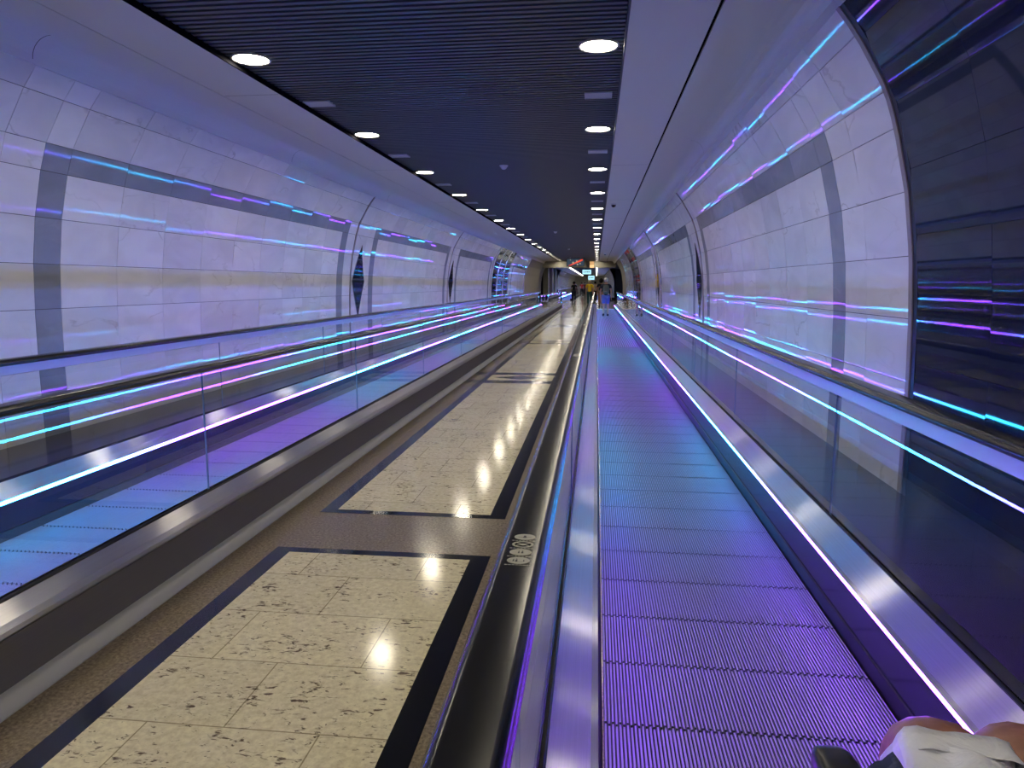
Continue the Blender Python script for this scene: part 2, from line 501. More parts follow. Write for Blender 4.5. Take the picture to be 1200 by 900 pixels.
tag(orr.build('wall_passage_right', [M['black'], M['granite']]), 'dark side passage in the right wall', kind='structure')
tag(MB().box(-4.9, 2.3, YT, YT + .15, -.1, 3.5).build('wall_far', M['plaster']), 'far end of the tunnel', kind='structure')
tag(MB().box(-4.9, 2.3, Y0 - .15, Y0, -.1, 3.5).build('wall_near', M['plaster']), 'near end of the tunnel', kind='structure')

# arched ribs over the bay joints
def rib(side, y0, y1, d, mat, nm, label):
    mb = MB(); rings = []
    for z in [i * .1007 for i in range(31)]:
        a, b = wx(side, z, -.012), wx(side, z, d)
        rings.append([(a, y0, z), (b, y0, z), (b, y1, z), (a, y1, z)])
    if side == 'right': rings = [list(reversed(r)) for r in rings]
    mb.loft(rings, 0, smooth=False)
    o = mb.build(nm, mat); tag(o, label, kind='structure'); return o
k = 1
for side in ('left', 'right'):
    for y in (12.43, 20.9, 29.42, 35.38, 43.7):
        rib(side, y - .045, y - .012, .016, M['rib'], 'trim_%d' % k, 'thin bronze rib on a bay joint of the %s wall' % side); k += 1
        rib(side, y - .012, y + .028, .004, M['black'], 'trim_%d' % k, 'black shadow joint beside a rib of the %s wall' % side); k += 1
rib('right', 4.315, 4.362, .010, M['rib'], 'trim_%d' % k, 'bronze edge rib where the marble meets the dark glass'); k += 1
rib('right', 4.265, 4.315, .003, M['black'], 'trim_%d' % k, 'black reveal beside the dark glass wall'); k += 1

# lozenge windows of dark glass beside the ribs
wn = 1
for side in ('left', 'right'):
    for y in (12.84, 21.3):
        mb = MB(); fr = MB()
        n = 14; zb, zt, hw = .90, 2.20, .33
        for target, grow, d in ((mb, 0.0, .008), (fr, .018, .005)):
            rings = []
            for i in range(n + 1):
                z = (zb - grow) + (zt - zb + 2 * grow) * i / n
                w = (hw + grow) * (1 - abs(2 * i / n - 1)) + .002
                a, b = wx(side, z, -.01), wx(side, z, d)
                q = [(a, y - w, z), (b, y - w, z), (b, y + w, z), (a, y + w, z)]
                rings.append(q if side == 'left' else list(reversed(q)))
            target.loft(rings, 0, smooth=False)
        o = mb.build('window_%d' % wn, M['dark_glass']); fr.build('window_frame', M['rib'], o)
        tag(o, '%s dark lozenge shaped glass inlay on the %s marble wall' % ('nearer' if y < 15 else 'farther', side), kind='structure'); wn += 1

# ------------------------------------------------------------------ the ceiling
ZS = 3.175
sl = MB()
sl.box(-2.95, .30, Y0, YE, 3.285, 3.33, 1)
y = Y0 + .05
while y < YE - .05:
    sl.box(-2.83, .165, y, y + .042, 3.215, 3.272, 0)
    y += .075
for x in (-2.6, -1.35, -.1): sl.box(x - .015, x + .015, Y0, YE, 3.270, 3.287, 1)
ceiling = sl.build('ceiling', [M['slat'], M['void']])
tag(ceiling, 'dark slatted ceiling running down the middle of the tunnel', kind='structure')

def soffit(side, y0, y1, name):
    s = 1 if side == 'right' else -1
    mb = MB()
    X = lambda d: (-1.325 + s * d)      # distance from the ceiling's centre line
    e0 = 1.505
    # flat panel next to the slats, open joint, second panel rolling down into a cove
    def pr(pts, mi=0, smooth=False):
        P = [(X(d), z) for d, z in pts]
        if s < 0: P = list(reversed(P))
        mb.prism(P, y0, y1, mi, 1, smooth)
    pr([(e0, ZS), (2.035, ZS), (2.035, ZS + .02), (e0 + .02, ZS + .02), (e0 + .02, ZS + .03), (e0, ZS + .03)])
    pr([(e0 - .012, ZS - .002), (e0, ZS - .002), (e0, 3.29), (e0 - .012, 3.29)], 1 if s > 0 else 2)
    pr([(2.03, ZS + .04), (2.075, ZS + .04), (2.075, ZS + .05), (2.03, ZS + .05)], 2)
    pts = [(2.065, ZS + .012)]
    r = .15; cx, cz = 2.41, ZS + .012 - r
    for i in range(9):
        t = PI / 2 * (1 - i / 8)
        pts.append((cx + r * math.cos(t), cz + r * math.sin(t)))
    pts += [(cx + r, 3.008), (cx + r + .09, 3.008), (cx + r + .09, ZS + .03), (2.065, ZS + .03)]
    P = [(X(d), z) for d, z in pts]
    if s < 0: P = list(reversed(P))
    mb.prism(P, y0, y1, 0, 1)
    # joints across the cove panels
    return mb.build(name, [M['soffit'], M['slat'], M['matte_black']], ceiling)
soffit('left', Y0, YE + .4, 'soffit'); soffit('right', Y0, YE + .4, 'soffit')
sj = MB()
for s in (-1, 1):
    yy = 4.72 if s < 0 else 8.9
    while yy < YE:
        cx, cz = 2.41, ZS + .012 - .15; r = .1485
        ring = []
        for i in range(9):
            t = PI / 2 * (1 - i / 8)
            ring.append((-1.325 + s * (cx + r * math.cos(t)), cz + r * math.sin(t)))
        for a, b in zip(ring, ring[1:]):
            q = [(a[0], yy, a[1]), (b[0], yy, b[1]), (b[0], yy + .006, b[1]), (a[0], yy + .006, a[1])]
            sj.add(q, [(0, 1, 2, 3) if s < 0 else (3, 2, 1, 0)], 0)
        sj.box(-1.325 + s * 1.52 - (.0 if s > 0 else .5), -1.325 + s * 1.52 + (.5 if s > 0 else .0), yy + 1.6, yy + 1.606, ZS - .0005, ZS + .004, 0)
        yy += 4.22
sj.build('soffit_joint', M['joint'], ceiling)

tag(MB().box(-4.0, 1.4, YE, YE + .5, 2.72, 3.33).build('trim_%d' % k, M['plaster']), 'beige bulkhead closing the slatted ceiling', kind='structure'); k += 1
fc = MB()
fc.box(-4.6, 2.0, YE + .5, YT, 3.12, 3.2, 0)
fc.box(-4.0, -2.75, YE + .5, YT, 3.06, 3.12, 1); fc.box(.15, 1.4, YE + .5, YT, 3.06, 3.12, 1)
tag(fc.build('ceiling_far', [M['void'], M['soffit']]), 'dark ceiling of the next stretch of tunnel', kind='structure')
for x, w in ((-2.62, 'left'), (.0, 'right')):
    o = MB().box(x - .06, x + .06, 58, 138, 3.095, 3.119).build('line_light', M['line_light'])
    tag(o, 'continuous white light line along the %s edge of the far ceiling' % w, 'ceiling light')

# downlights and vents between them
def downlight():
    mb = MB()
    n = 32; rings = []
    for r, z in ((.143, .012), (.148, 0), (.143, -.006), (.133, -.004), (.130, .012)):
        rings.append([(r * math.cos(2 * PI * i / n), r * math.sin(2 * PI * i / n), z) for i in range(n)])
    mb.loft(list(reversed(rings)), 0, cap=False)
    o = mb.build('downlight', M['ring'])
    le = MB(); le.cyl((0, 0, .004), .1305, .006, n=32, smooth=False)
    l = le.build('lamp_lens', M['lens'], o)
    return o, l
def vent():
    mb = MB()
    w, d = .125, .10
    for x0, x1, y0, y1 in ((-w, w, -d, -d + .012), (-w, w, d - .012, d), (-w, -w + .012, -d + .012, d - .012), (w - .012, w, -d + .012, d - .012)):
        mb.box(x0, x1, y0, y1, -.004, .012)
    o = mb.build('ceiling_vent', M['vent'])
    g = MB()
    g.box(-w + .012, w - .012, -d + .012, d - .012, .001, .010)
    p = g.build('grille', M['vent'], o)
    return o, p
def dup(o, kids):
    c = o.copy(); COL.objects.link(c)
    for q in kids:
        e = q.copy(); COL.objects.link(e); e.parent = c
    return c
d0, dl0 = downlight(); v0, vg0 = vent()
ZL = 3.208
first_d = first_v = True
for row, x in (('right', -.012), ('left', -2.664)):
    for i in range(-3, 18):
        yy = 5.46 + 2.8 * i
        o = d0 if first_d else dup(d0, [dl0]); first_d = False
        o.location = (x, yy, ZL)
        if i < 0: lab = 'round downlight of the %s-hand ceiling row, over the viewer' % row
        elif i == 0: lab = 'nearest and largest round downlight in the %s-hand ceiling row' % row
        else: lab = '%s round downlight from the viewer in the %s-hand ceiling row' % (ORD[i], row)
        tag(o, lab, 'downlight', 'round downlights of the %s-hand row' % row)
        if i < 17:
            o = v0 if first_v else dup(v0, [vg0]); first_v = False
            o.location = (x, yy + 1.37, ZL)
            if i < 0: lab = 'pale square ceiling vent of the %s-hand row, over the viewer' % row
            else: lab = 'pale square vent between the %s and %s downlights of the %s-hand row' % (ORD[i], ORD[i + 1], row)
            tag(o, lab, 'vent', 'ceiling vents of the %s-hand row' % row)

# smoke detectors, dome cameras
def smoke():
    mb = MB()
    mb.cyl((0, 0, .0), .062, .016, n=28); mb.cyl((0, 0, -.028), .040, .028, n=28, r2=.056)
    o = mb.build('smoke_detector', M['white_plastic'])
    c = MB(); c.cyl((0, 0, -.040), .026, .012, n=20, r2=.032)
    q = c.build('sensor_cap', M['white_plastic'], o)
    return o, q
s0, sc0 = smoke()
for i, yy in enumerate((10.58, 23.8, 35.4)):
    o = s0 if i == 0 else dup(s0, [sc0])
    o.location = (-1.37, yy, 3.199)
    tag(o, '%s white smoke detector in the middle of the dark slatted ceiling' % ('nearest', 'second', 'farthest')[i], 'smoke detector', 'smoke detectors')
def dome():
    mb = MB(); mb.cyl((0, 0, -.03), .060, .03, n=28)
    o = mb.build('dome_camera', M['white_plastic'])
    b = MB(); rings = []
    for j in range(7):
        t = PI / 2 * j / 7
        rings.append([(.05 * math.cos(t) * math.cos(2 * PI * i / 24), .05 * math.cos(t) * math.sin(2 * PI * i / 24), -.03 - .05 * math.sin(t)) for i in range(24)])
    b.loft([list(reversed(r)) for r in rings])
    q = b.build('dome', M['smoked'], o)
    return o, q
c0, cd0 = dome()
for i, (xx, yy) in enumerate(((.33, 15.4), (.45, 40.4))):
    o = c0 if i == 0 else dup(c0, [cd0])
    o.location = (xx, yy, ZS)
    tag(o, '%s smoked dome camera under the right-hand pale soffit' % ('nearer', 'farther')[i], 'camera', 'dome cameras')

# ------------------------------------------------------------------ moving walkways
def walkway(name, label, xc, y0, y1, led_neg, led_pos, clad_neg, clad_pos, pane0, detail=True, wall_neg=None, wall_pos=None):
    root = empty(name, (xc, y0, 0)); tag(root, label, 'moving walkway')
    loc = (xc, y0, 0)
    def part(mb, nm, mats, parent=root, **kw): return mb.build(nm, mats, parent, loc, **kw)
    # pallets: ribbed aluminium, one comb-toothed joint every 0.4 m
    b = MB()
    b.box(xc - .5, xc + .5, y0 + .55, y1 - .55, -.010, .0135, 1)
    npal = int((y1 - y0 - 1.1) / .4)
    pitch = .0125 if detail else .05
    nr = int(1.0 / pitch)
    off = (-.33) % .4
    for p in range(npal):
        ya = y0 + .55 + p * .4; yb = ya + .4
        near = (detail and ya < 17) or (not detail and y0 < 0 and -2 < ya < 17)
        for i in range(80 if near else 20):
            pt = .0125 if near else .05
            xa = xc - .5 + pt * i
            e = .012 if near and i % 2 else 0
            g = .006
            w0, w1, t = (.0022, .0082, .0012) if near else (.009, .036, .004)
            b.add([(xa + w0 - t * .6, ya + g - e, .0135), (xa + w1 + t * .6, ya + g - e, .0135), (xa + w1 + t * .6, yb - g - e, .0135), (xa + w0 - t * .6, yb - g - e, .0135),
                   (xa + w0, ya + g - e, .022), (xa + w1, ya + g - e, .022), (xa + w1, yb - g - e, .022), (xa + w0, yb - g - e, .022)],
                  [(4, 5, 6, 7), (0, 1, 5, 4), (1, 2, 6, 5), (2, 3, 7, 6), (3, 0, 4, 7)], 0)
    part(b, 'belt', [M['alu'], M['gap']])
    for ya, yb in ((y0, y0 + .55), (y1 - .55, y1)):
        part(MB().box(xc - .5, xc + .5, ya, yb, -.01, .026), 'comb_plate', M['comb'])
    for s, led, clad, wall in ((-1, led_neg, clad_neg, wall_neg), (1, led_pos, clad_pos, wall_pos)):
        X = lambda d: xc + s * d
        def pr(mb, pts, ya, yb, mi=0, smooth=False, n=1):
            P = [(X(d), z) for d, z in pts]
            if s < 0: P = list(reversed(P))
            return mb.prism(P, ya, yb, mi, n, smooth)
        sk = MB()
        pr(sk, [(.53, .066), (.53, .223), (.60, .223), (.60, -.01), (.55, -.01), (.55, .066)][::-1], y0, y1)
        part(sk, 'skirt_panel', M['skirt'])
        bs = MB(); pr(bs, [(.503, -.01), (.55, -.01), (.55, .066), (.522, .066)], y0, y1)
        part(bs, 'skirt_brush', M['brush'])
        # glowing line proud of the skirt's top edge
        le = MB()
        pts = [(.530, .224), (.529, .225), (.529, .2445), (.530, .2455), (.545, .2455), (.545, .224)][::-1]
        n = max(1, int((y1 - y0 - .8) / .5))
        pr(le, pts, y0 + .4, y1 - .4, 0, n=n)
        part(le, 'light_strip', M[led])
        dk = MB()
        pr(dk, [(.524, .2465), (.524, .2500), (.545, .2525), (.655, .318), (.655, .225), (.546, .225), (.546, .2465)][::-1], y0, y1)
        part(dk, 'inner_deck', M['deck'])
        gs = MB(); pr(gs, [(.655, .20), (.685, .20), (.685, .314), (.655, .314)], y0, y1, 0)
        pr(gs, [(.655, .314), (.661, .314), (.661, .328), (.655, .323)], y0, y1, 1); pr(gs, [(.679, .314), (.685, .314), (.685, .322), (.679, .328)], y0, y1, 1)
        part(gs, 'glass_socket', [M['brush'], M['skirt']])
        # outer side: a sloping steel cap, a groove, dark cladding down to a metal floor strip
        oc = MB()
        if clad:
            pr(oc, [(.685, .20), (.737, .20), (.737, .226), (.728, .252), (.685, .312)], y0, y1, 0)
            part(oc, 'outer_deck', M['steel'])
            cl = MB()
            pr(cl, [(.60, -.01), (.737, -.01), (.737, .205), (.60, .205)], y0, y1, 0)
            pr(cl, [(.728, .205), (.734, .205), (.734, .222), (.728, .222)], y0, y1, 0)
            part(cl, 'outer_cladding', M['clad'])
            fs = MB(); pr(fs, [(.737, -.01), (.868, -.01), (.868, .004), (.737, .008)], y0, y1)
            part(fs, 'floor_strip', M['strip'])
        else:
            wd = abs(wall - xc)
            pr(oc, [(.60, -.01), (wd, -.01), (wd, .27), (.70, .27), (.685, .30), (.685, .20), (.60, .20)], y0, y1, 0)
            part(oc, 'outer_ledge', M['dark_stone'])
        # balustrade panes, each set a hair off true
        yy = pane0
        while yy > y0 + .9: yy -= 2.6
        cuts = []
        while yy < y1 - .55:
            cuts.append(yy); yy += 2.6
        cuts = [y0 + .25] + [c for c in cuts if y0 + .9 < c < y1 - .9] + [y1 - .25]
        gx = X(.67)
        for a, bb in zip(cuts, cuts[1:]):
            g = MB(); h = .004; e = .0015
            j = [random.uniform(-.0011, .0011) for _ in range(3)]
            za, zb = .30, 1.005
            def gp(x, yv, z):
                u = (yv - a) / (bb - a) - .5; v = (z - za) / (zb - za) - .5
                return (x + j[0] * 2 * u + j[1] * v + j[2] * (4 * u * u), yv, z)
            nn = 6
            vs = []; fs = []
            for i in range(nn + 1):
                yv = a + e + (bb - a - 2 * e) * i / nn
                zt = zb; z_b = za
                if a == cuts[0]:
                    q = max(0.0, 1 - (yv - a) / .36)
                    zt = zb - .36 * (1 - math.sqrt(max(0, 1 - q * q))); z_b = za
                if bb == cuts[-1]:
                    q = max(0.0, 1 - (bb - yv) / .36)
                    zt = zb - .36 * (1 - math.sqrt(max(0, 1 - q * q)))
                vs += [gp(gx - h, yv, z_b), gp(gx + h, yv, z_b), gp(gx + h, yv, zt), gp(gx - h, yv, zt)]
            for i in range(nn):
                o = 4 * i
                for c in range(4):
                    fs.append((o + c, o + 4 + c, o + 4 + (c + 1) % 4, o + (c + 1) % 4))
            g.add(vs, fs)
            g.add(vs[:4], [(0, 1, 2, 3)], 1); g.add(vs[-4:], [(3, 2, 1, 0)], 1)
            part(g, 'glass_pane', [M['glass'], M['glass_edge']])
        # handrail: rounded rubber band over a metal guide, curling down round both ends
        prof = []
        for (cx, cz, t0, t1) in ((.030, .004, -PI / 2, 0), (.026, .008, 0, PI / 2), (-.026, .008, PI / 2, PI), (-.030, .004, PI, 1.5 * PI)):
            for i in range(5):
                t = t0 + (t1 - t0) * i / 4
                prof.append((cx + .014 * math.cos(t), cz + (.014 if math.sin(t) > 0 else .022) * math.sin(t)))
        path = []
        R = .33; zc = 1.028
        for i in range(9):
            t = PI * (1 - i / 8)
            path.append((y0 + .30 + R * math.cos(PI / 2 + PI / 2 * (1 - i / 8) * 1.9) * 1.0, zc - R + R * math.sin(PI / 2 + PI / 2 * (1 - i / 8) * 1.9)))
        path += [(y0 + .30 + (y1 - y0 - .6) * i / 24, zc) for i in range(1, 24)]
        for i in range(9):
            t = PI / 2 - PI / 2 * 1.9 * i / 8
            path.append((y1 - .30 + R * math.cos(t), zc - R + R * math.sin(t)))
        rings = []
        for i, (py, pz) in enumerate(path):
            a = path[max(i - 1, 0)]; c = path[min(i + 1, len(path) - 1)]
            d = Vector((0, c[0] - a[0], c[1] - a[1])).normalized(); up = Vector((1, 0, 0)).cross(d)
            rings.append([Vector((gx + u, py, pz)) + up * v for u, v in prof])
        hr = MB(); hr.loft(rings)
        hand = part(hr, 'handrail', M['rubber'], weld=True)
        gd = MB()
        pr(gd, [(.648, .955), (.662, .950), (.662, 1.010), (.648, 1.010)], y0 + .3, y1 - .3)
        if not clad: part(gd, 'handrail_guide', M['guide'])
        if detail and s < 0 and xc > 0:
            for ks, yb in enumerate((1.085, 4.45, 7.9)):
                for kk in range(4):
                    st = MB(); cy = yb + .020 + kk * .0365; zt = zc + .0222
                    n = 28
                    if kk == 2:
                        ro = [(gx + .019 * math.cos(2 * PI * i / n), cy + .015 * math.sin(2 * PI * i / n), zt + .0006) for i in range(n)]
                        ri = [(gx + .0145 * math.cos(2 * PI * i / n), cy + .0112 * math.sin(2 * PI * i / n), zt + .0006) for i in range(n)]
                        st.add(ro + ri, [(i, (i + 1) % n, n + (i + 1) % n, n + i) for i in range(n)], 0)
                        for dd in (-1, 1):
                            st.add([(gx - .0115, cy - .007 * dd - .0016, zt + .0007), (gx - .0115, cy - .007 * dd + .0016, zt + .0007), (gx + .0115, cy + .007 * dd + .0016, zt + .0007), (gx + .0115, cy + .007 * dd - .0016, zt + .0007)],
                                   [(3, 2, 1, 0)] , 0)
                        st.cyl((gx, cy, zt), .004, .0008, n=12, mi=0)
                    else:
                        st.add([(gx + .019 * math.cos(2 * PI * i / n), cy + .015 * math.sin(2 * PI * i / n), zt + .0006) for i in range(n)], [tuple(range(n))], 0)
                        def blob(bx, by, w, h, hd=True):
                            st.add([(gx + bx - w, cy + by - h, zt + .001), (gx + bx + w, cy + by - h, zt + .001), (gx + bx + w * .6, cy + by + h * .3, zt + .001), (gx + bx - w * .6, cy + by + h * .3, zt + .001)], [(0, 1, 2, 3)], 1)
                            if hd: st.add([(gx + bx + w * .7 * math.cos(2 * PI * i / 10), cy + by + h * .65 + w * .7 * math.sin(2 * PI * i / 10), zt + .001) for i in range(10)], [tuple(range(10))], 1)
                        if kk == 3: blob(0, 0, .0035, .0055); st.add([(gx - .012, cy - .003, zt + .001), (gx + .012, cy - .003, zt + .001), (gx + .012, cy - .0018, zt + .001), (gx - .012, cy - .0018, zt + .001)], [(0, 1, 2, 3)], 1)
                        if kk == 1: blob(-.003, 0, .0016, .006); blob(.003, 0, .0022, .006)
                        if kk == 0: blob(-.008, 0, .0016, .005); blob(-.003, 0, .0022, .007); blob(.009, -.001, .0014, .004); st.add([(gx - .002, cy - .007, zt + .001), (gx + .008, cy - .007, zt + .001), (gx + .008, cy - .006, zt + .001), (gx - .002, cy - .006, zt + .001)], [(0, 1, 2, 3)], 1)
                    ly = cy - .0185
                    for q in range(7):
                        xa = gx - .021 + q * .006
                        st.add([(xa, ly - .0011, zt + .0005), (xa + .0048, ly - .0011, zt + .0005), (xa + .0048, ly + .0011, zt + .0005), (xa, ly + .0011, zt + .0005)], [(0, 1, 2, 3)], 0)
                    pg = st.build('safety_pictogram', [M['sticker'], M['ink']], hand, loc)
    return root

walkway('moving_walkway', 'right-hand moving walkway the viewer stands on, glowing blue and violet', .55, -5.5, 43.4,
        'led_rl', 'led_rr', True, False, 3.70, wall_pos=1.815)
walkway('moving_walkway', 'left-hand moving walkway beside the left marble wall, behind the cream floor panels', -2.885, -5.5, 45.2,
        'led_lf', 'led_ln', False, True, 3.75, detail=False, wall_neg=-4.415)
walkway('moving_walkway', 'far left moving walkway glowing blue beyond the end of the left-hand one', -2.885, 65.5, 112,
        'led_far_a', 'led_far_b', False, True, 66, detail=False, wall_neg=-4.415)
walkway('moving_walkway', 'far right moving walkway beyond the end of the right-hand one', .55, 66, 112,
        'led_far_b', 'led_far_a', True, False, 66, detail=False, wall_pos=1.815)

# ------------------------------------------------------------------ signs
def sign_base(name, x, yv, z0, z1, w, label, cat, zt):
    root = empty(name, (x, yv, z0)); tag(root, label, cat); loc = (x, yv, z0)
    h = MB()
    h.box(x - w / 2, x + w / 2, yv, yv + .09, z0, z1)
    h.build('housing', M['black'], root, loc)
    for dx in (-w * .3, w * .3):
        if zt > z1:
            r = MB(); r.cyl((x + dx, yv + .045, z1), .012, zt - z1, n=10); r.build('hanger', M['vent'], root, loc)
    return root, loc
def emis(name, c, st): return pmat(name, (.02, .02, .02), .3, emit=c, estr=st)
# advertising screen
w = 1.14
root, loc = sign_base('display_screen', -1.355, 46.0, 2.63, 3.12, w, 'hanging advertising screen with a red diagonal stroke', 'screen', 3.215)
x = -1.355
a = MB(); a.box(x - w / 2 + .03, x + w / 2 - .03, 45.99, 46.0, 2.66, 3.09, 0)
a.add([(x - .46, 45.987, 2.67), (x - .30, 45.987, 2.67), (x + .46, 45.987, 2.98), (x + .46, 45.987, 3.08), (x + .38, 45.987, 3.08)], [(0, 1, 2, 3, 4)], 1)
for bx, bz, r_ in ((-.15, 2.86, .055), (.08, 2.96, .05), (-.33, 3.03, .03), (.13, 2.74, .05), (.30, 2.80, .04)):
    a.add([(x + bx + r_ * math.cos(2 * PI * i / 12), 45.984, bz + r_ * 1.2 * math.sin(2 * PI * i / 12)) for i in range(12)], [tuple(range(12))], 2)
a.build('screen', [emis('screen_dark', (.05, .09, .14), .55), emis('screen_red', (1.0, .09, .03), .85), emis('screen_pale', (.75, .62, .42), .6)], root, loc)
# wayfinding boards farther down
for nm, x, yv, z0, z1, w, lab in (('direction_sign', -1.02, 75, 2.5, 3.0, .95, 'nearer pale cyan illuminated direction sign hanging in the distance'),
                                  ('direction_sign', -.78, 108, 2.12, 2.78, .98, 'farther pale cyan illuminated sign, below the first one')):
    root, loc = sign_base(nm, x, yv, z0, z1, w, lab, 'sign', 3.12)
    a = MB(); a.box(x - w / 2 + .02, x + w / 2 - .02, yv - .01, yv, z0 + .02, z1 - .02, 0)
    zc = (z0 + z1) / 2
    a.add([(x - .36, yv - .013, zc), (x - .26, yv - .013, zc + .09), (x - .26, yv - .013, zc - .09)], [(0, 2, 1)], 1)
    for q in range(3): a.box(x - .16 + .17 * q, x - .04 + .17 * q, yv - .013, yv - .01, zc - .04, zc + .06, 1)
    a.build('lit_panel', [emis('cyan_panel', (.45, .85, 1.0), 1.1), emis('panel_mark', (.04, .10, .12), .5)], root, loc)
root, loc = sign_base('gate_sign', -.36, 53.45, 2.68, 3.18, .34, 'small amber illuminated sign on the beige bulkhead', 'sign', 0)
a = MB(); a.box(-.52, -.20, 53.43, 53.45, 2.70, 2.93, 0); a.box(-.52, -.20, 53.43, 53.45, 2.95, 3.16, 1)
a.build('lit_panel', [emis('amber_panel', (1.0, .62, .28), 1.1), emis('amber_panel_dim', (1.0, .55, .22), .7)], root, loc)

# ------------------------------------------------------------------ people
def skin_mesh(name, J, edges, mat, parent, loc, sub=2, root=None):
    """grow one continuous surface over a skeleton: J = {joint: (x, y, z, radius_a[, radius_b])}"""
    names = list(J); idx = {n: i for i, n in enumerate(names)}
    me = bpy.data.meshes.new(name)
    lo = Vector(loc)
    me.from_pydata([tuple(Vector(J[n][:3]) - lo) for n in names], [(idx[a], idx[b]) for a, b in edges], [])
    o = bpy.data.objects.new(name, me); COL.objects.link(o)
    md = o.modifiers.new('s', 'SKIN'); md.use_smooth_shade = True
    for i, n in enumerate(names):
        sv = me.skin_vertices[0].data[i]
        r = J[n][3:]
        sv.radius = (r[0], r[-1])
        sv.use_root = (n == (root or names[0]))
    if sub:
        ss = o.modifiers.new('u', 'SUBSURF'); ss.levels = sub; ss.render_levels = sub
    bpy.context.view_layer.update()
    dg = bpy.context.evaluated_depsgraph_get()
    nm = bpy.data.meshes.new_from_object(o.evaluated_get(dg))
    o.modifiers.clear(); o.data = nm; bpy.data.meshes.remove(me)
    nm.name = name; nm.materials.clear(); nm.materials.append(mat)
    for p in nm.polygons: p.use_smooth = True
    o.parent = parent
    return o

def hand(J, E, side, wrist, fwd, down, pre):
    """palm and five separate, slightly curled fingers; fwd = palm's width axis, down = finger direction"""
    w = Vector(wrist); d = Vector(down).normalized(); f = Vector(fwd).normalized(); nrm = d.cross(f).normalized()
    palm = w + d * .055
    J[pre + 'palm'] = (*palm, .020, .034); E.append((pre + 'wrist', pre + 'palm'))
    kn = w + d * .085
    J[pre + 'knuckle'] = (*kn, .016, .034); E.append((pre + 'palm', pre + 'knuckle'))
    for k, (o, l) in enumerate(((.030, .070), (.010, .082), (-.010, .076), (-.029, .060))):
        a = kn + f * o + d * .012; b = a + d * l * .5; c = a + d * l * .92 + nrm * .012 * side
        J[pre + 'f%da' % k] = (*b, .0085); J[pre + 'f%db' % k] = (*c, .007)
        E += [(pre + 'knuckle', pre + 'f%da' % k), (pre + 'f%da' % k, pre + 'f%db' % k)]
    t0 = w + d * .04 + f * .038; t1 = t0 + d * .035 + f * .012
    J[pre + 'ta'] = (*t0, .010); J[pre + 'tb'] = (*t1, .008)
    E += [(pre + 'palm', pre + 'ta'), (pre + 'ta', pre + 'tb')]

SKIN = [pmat('skin_light', (.50, .27, .18), .5), pmat('skin_dark', (.20, .09, .055), .5), pmat('skin_tan', (.36, .19, .115), .45)]
def cloth(name, c): return pmat(name, c, .85, spec=.2)

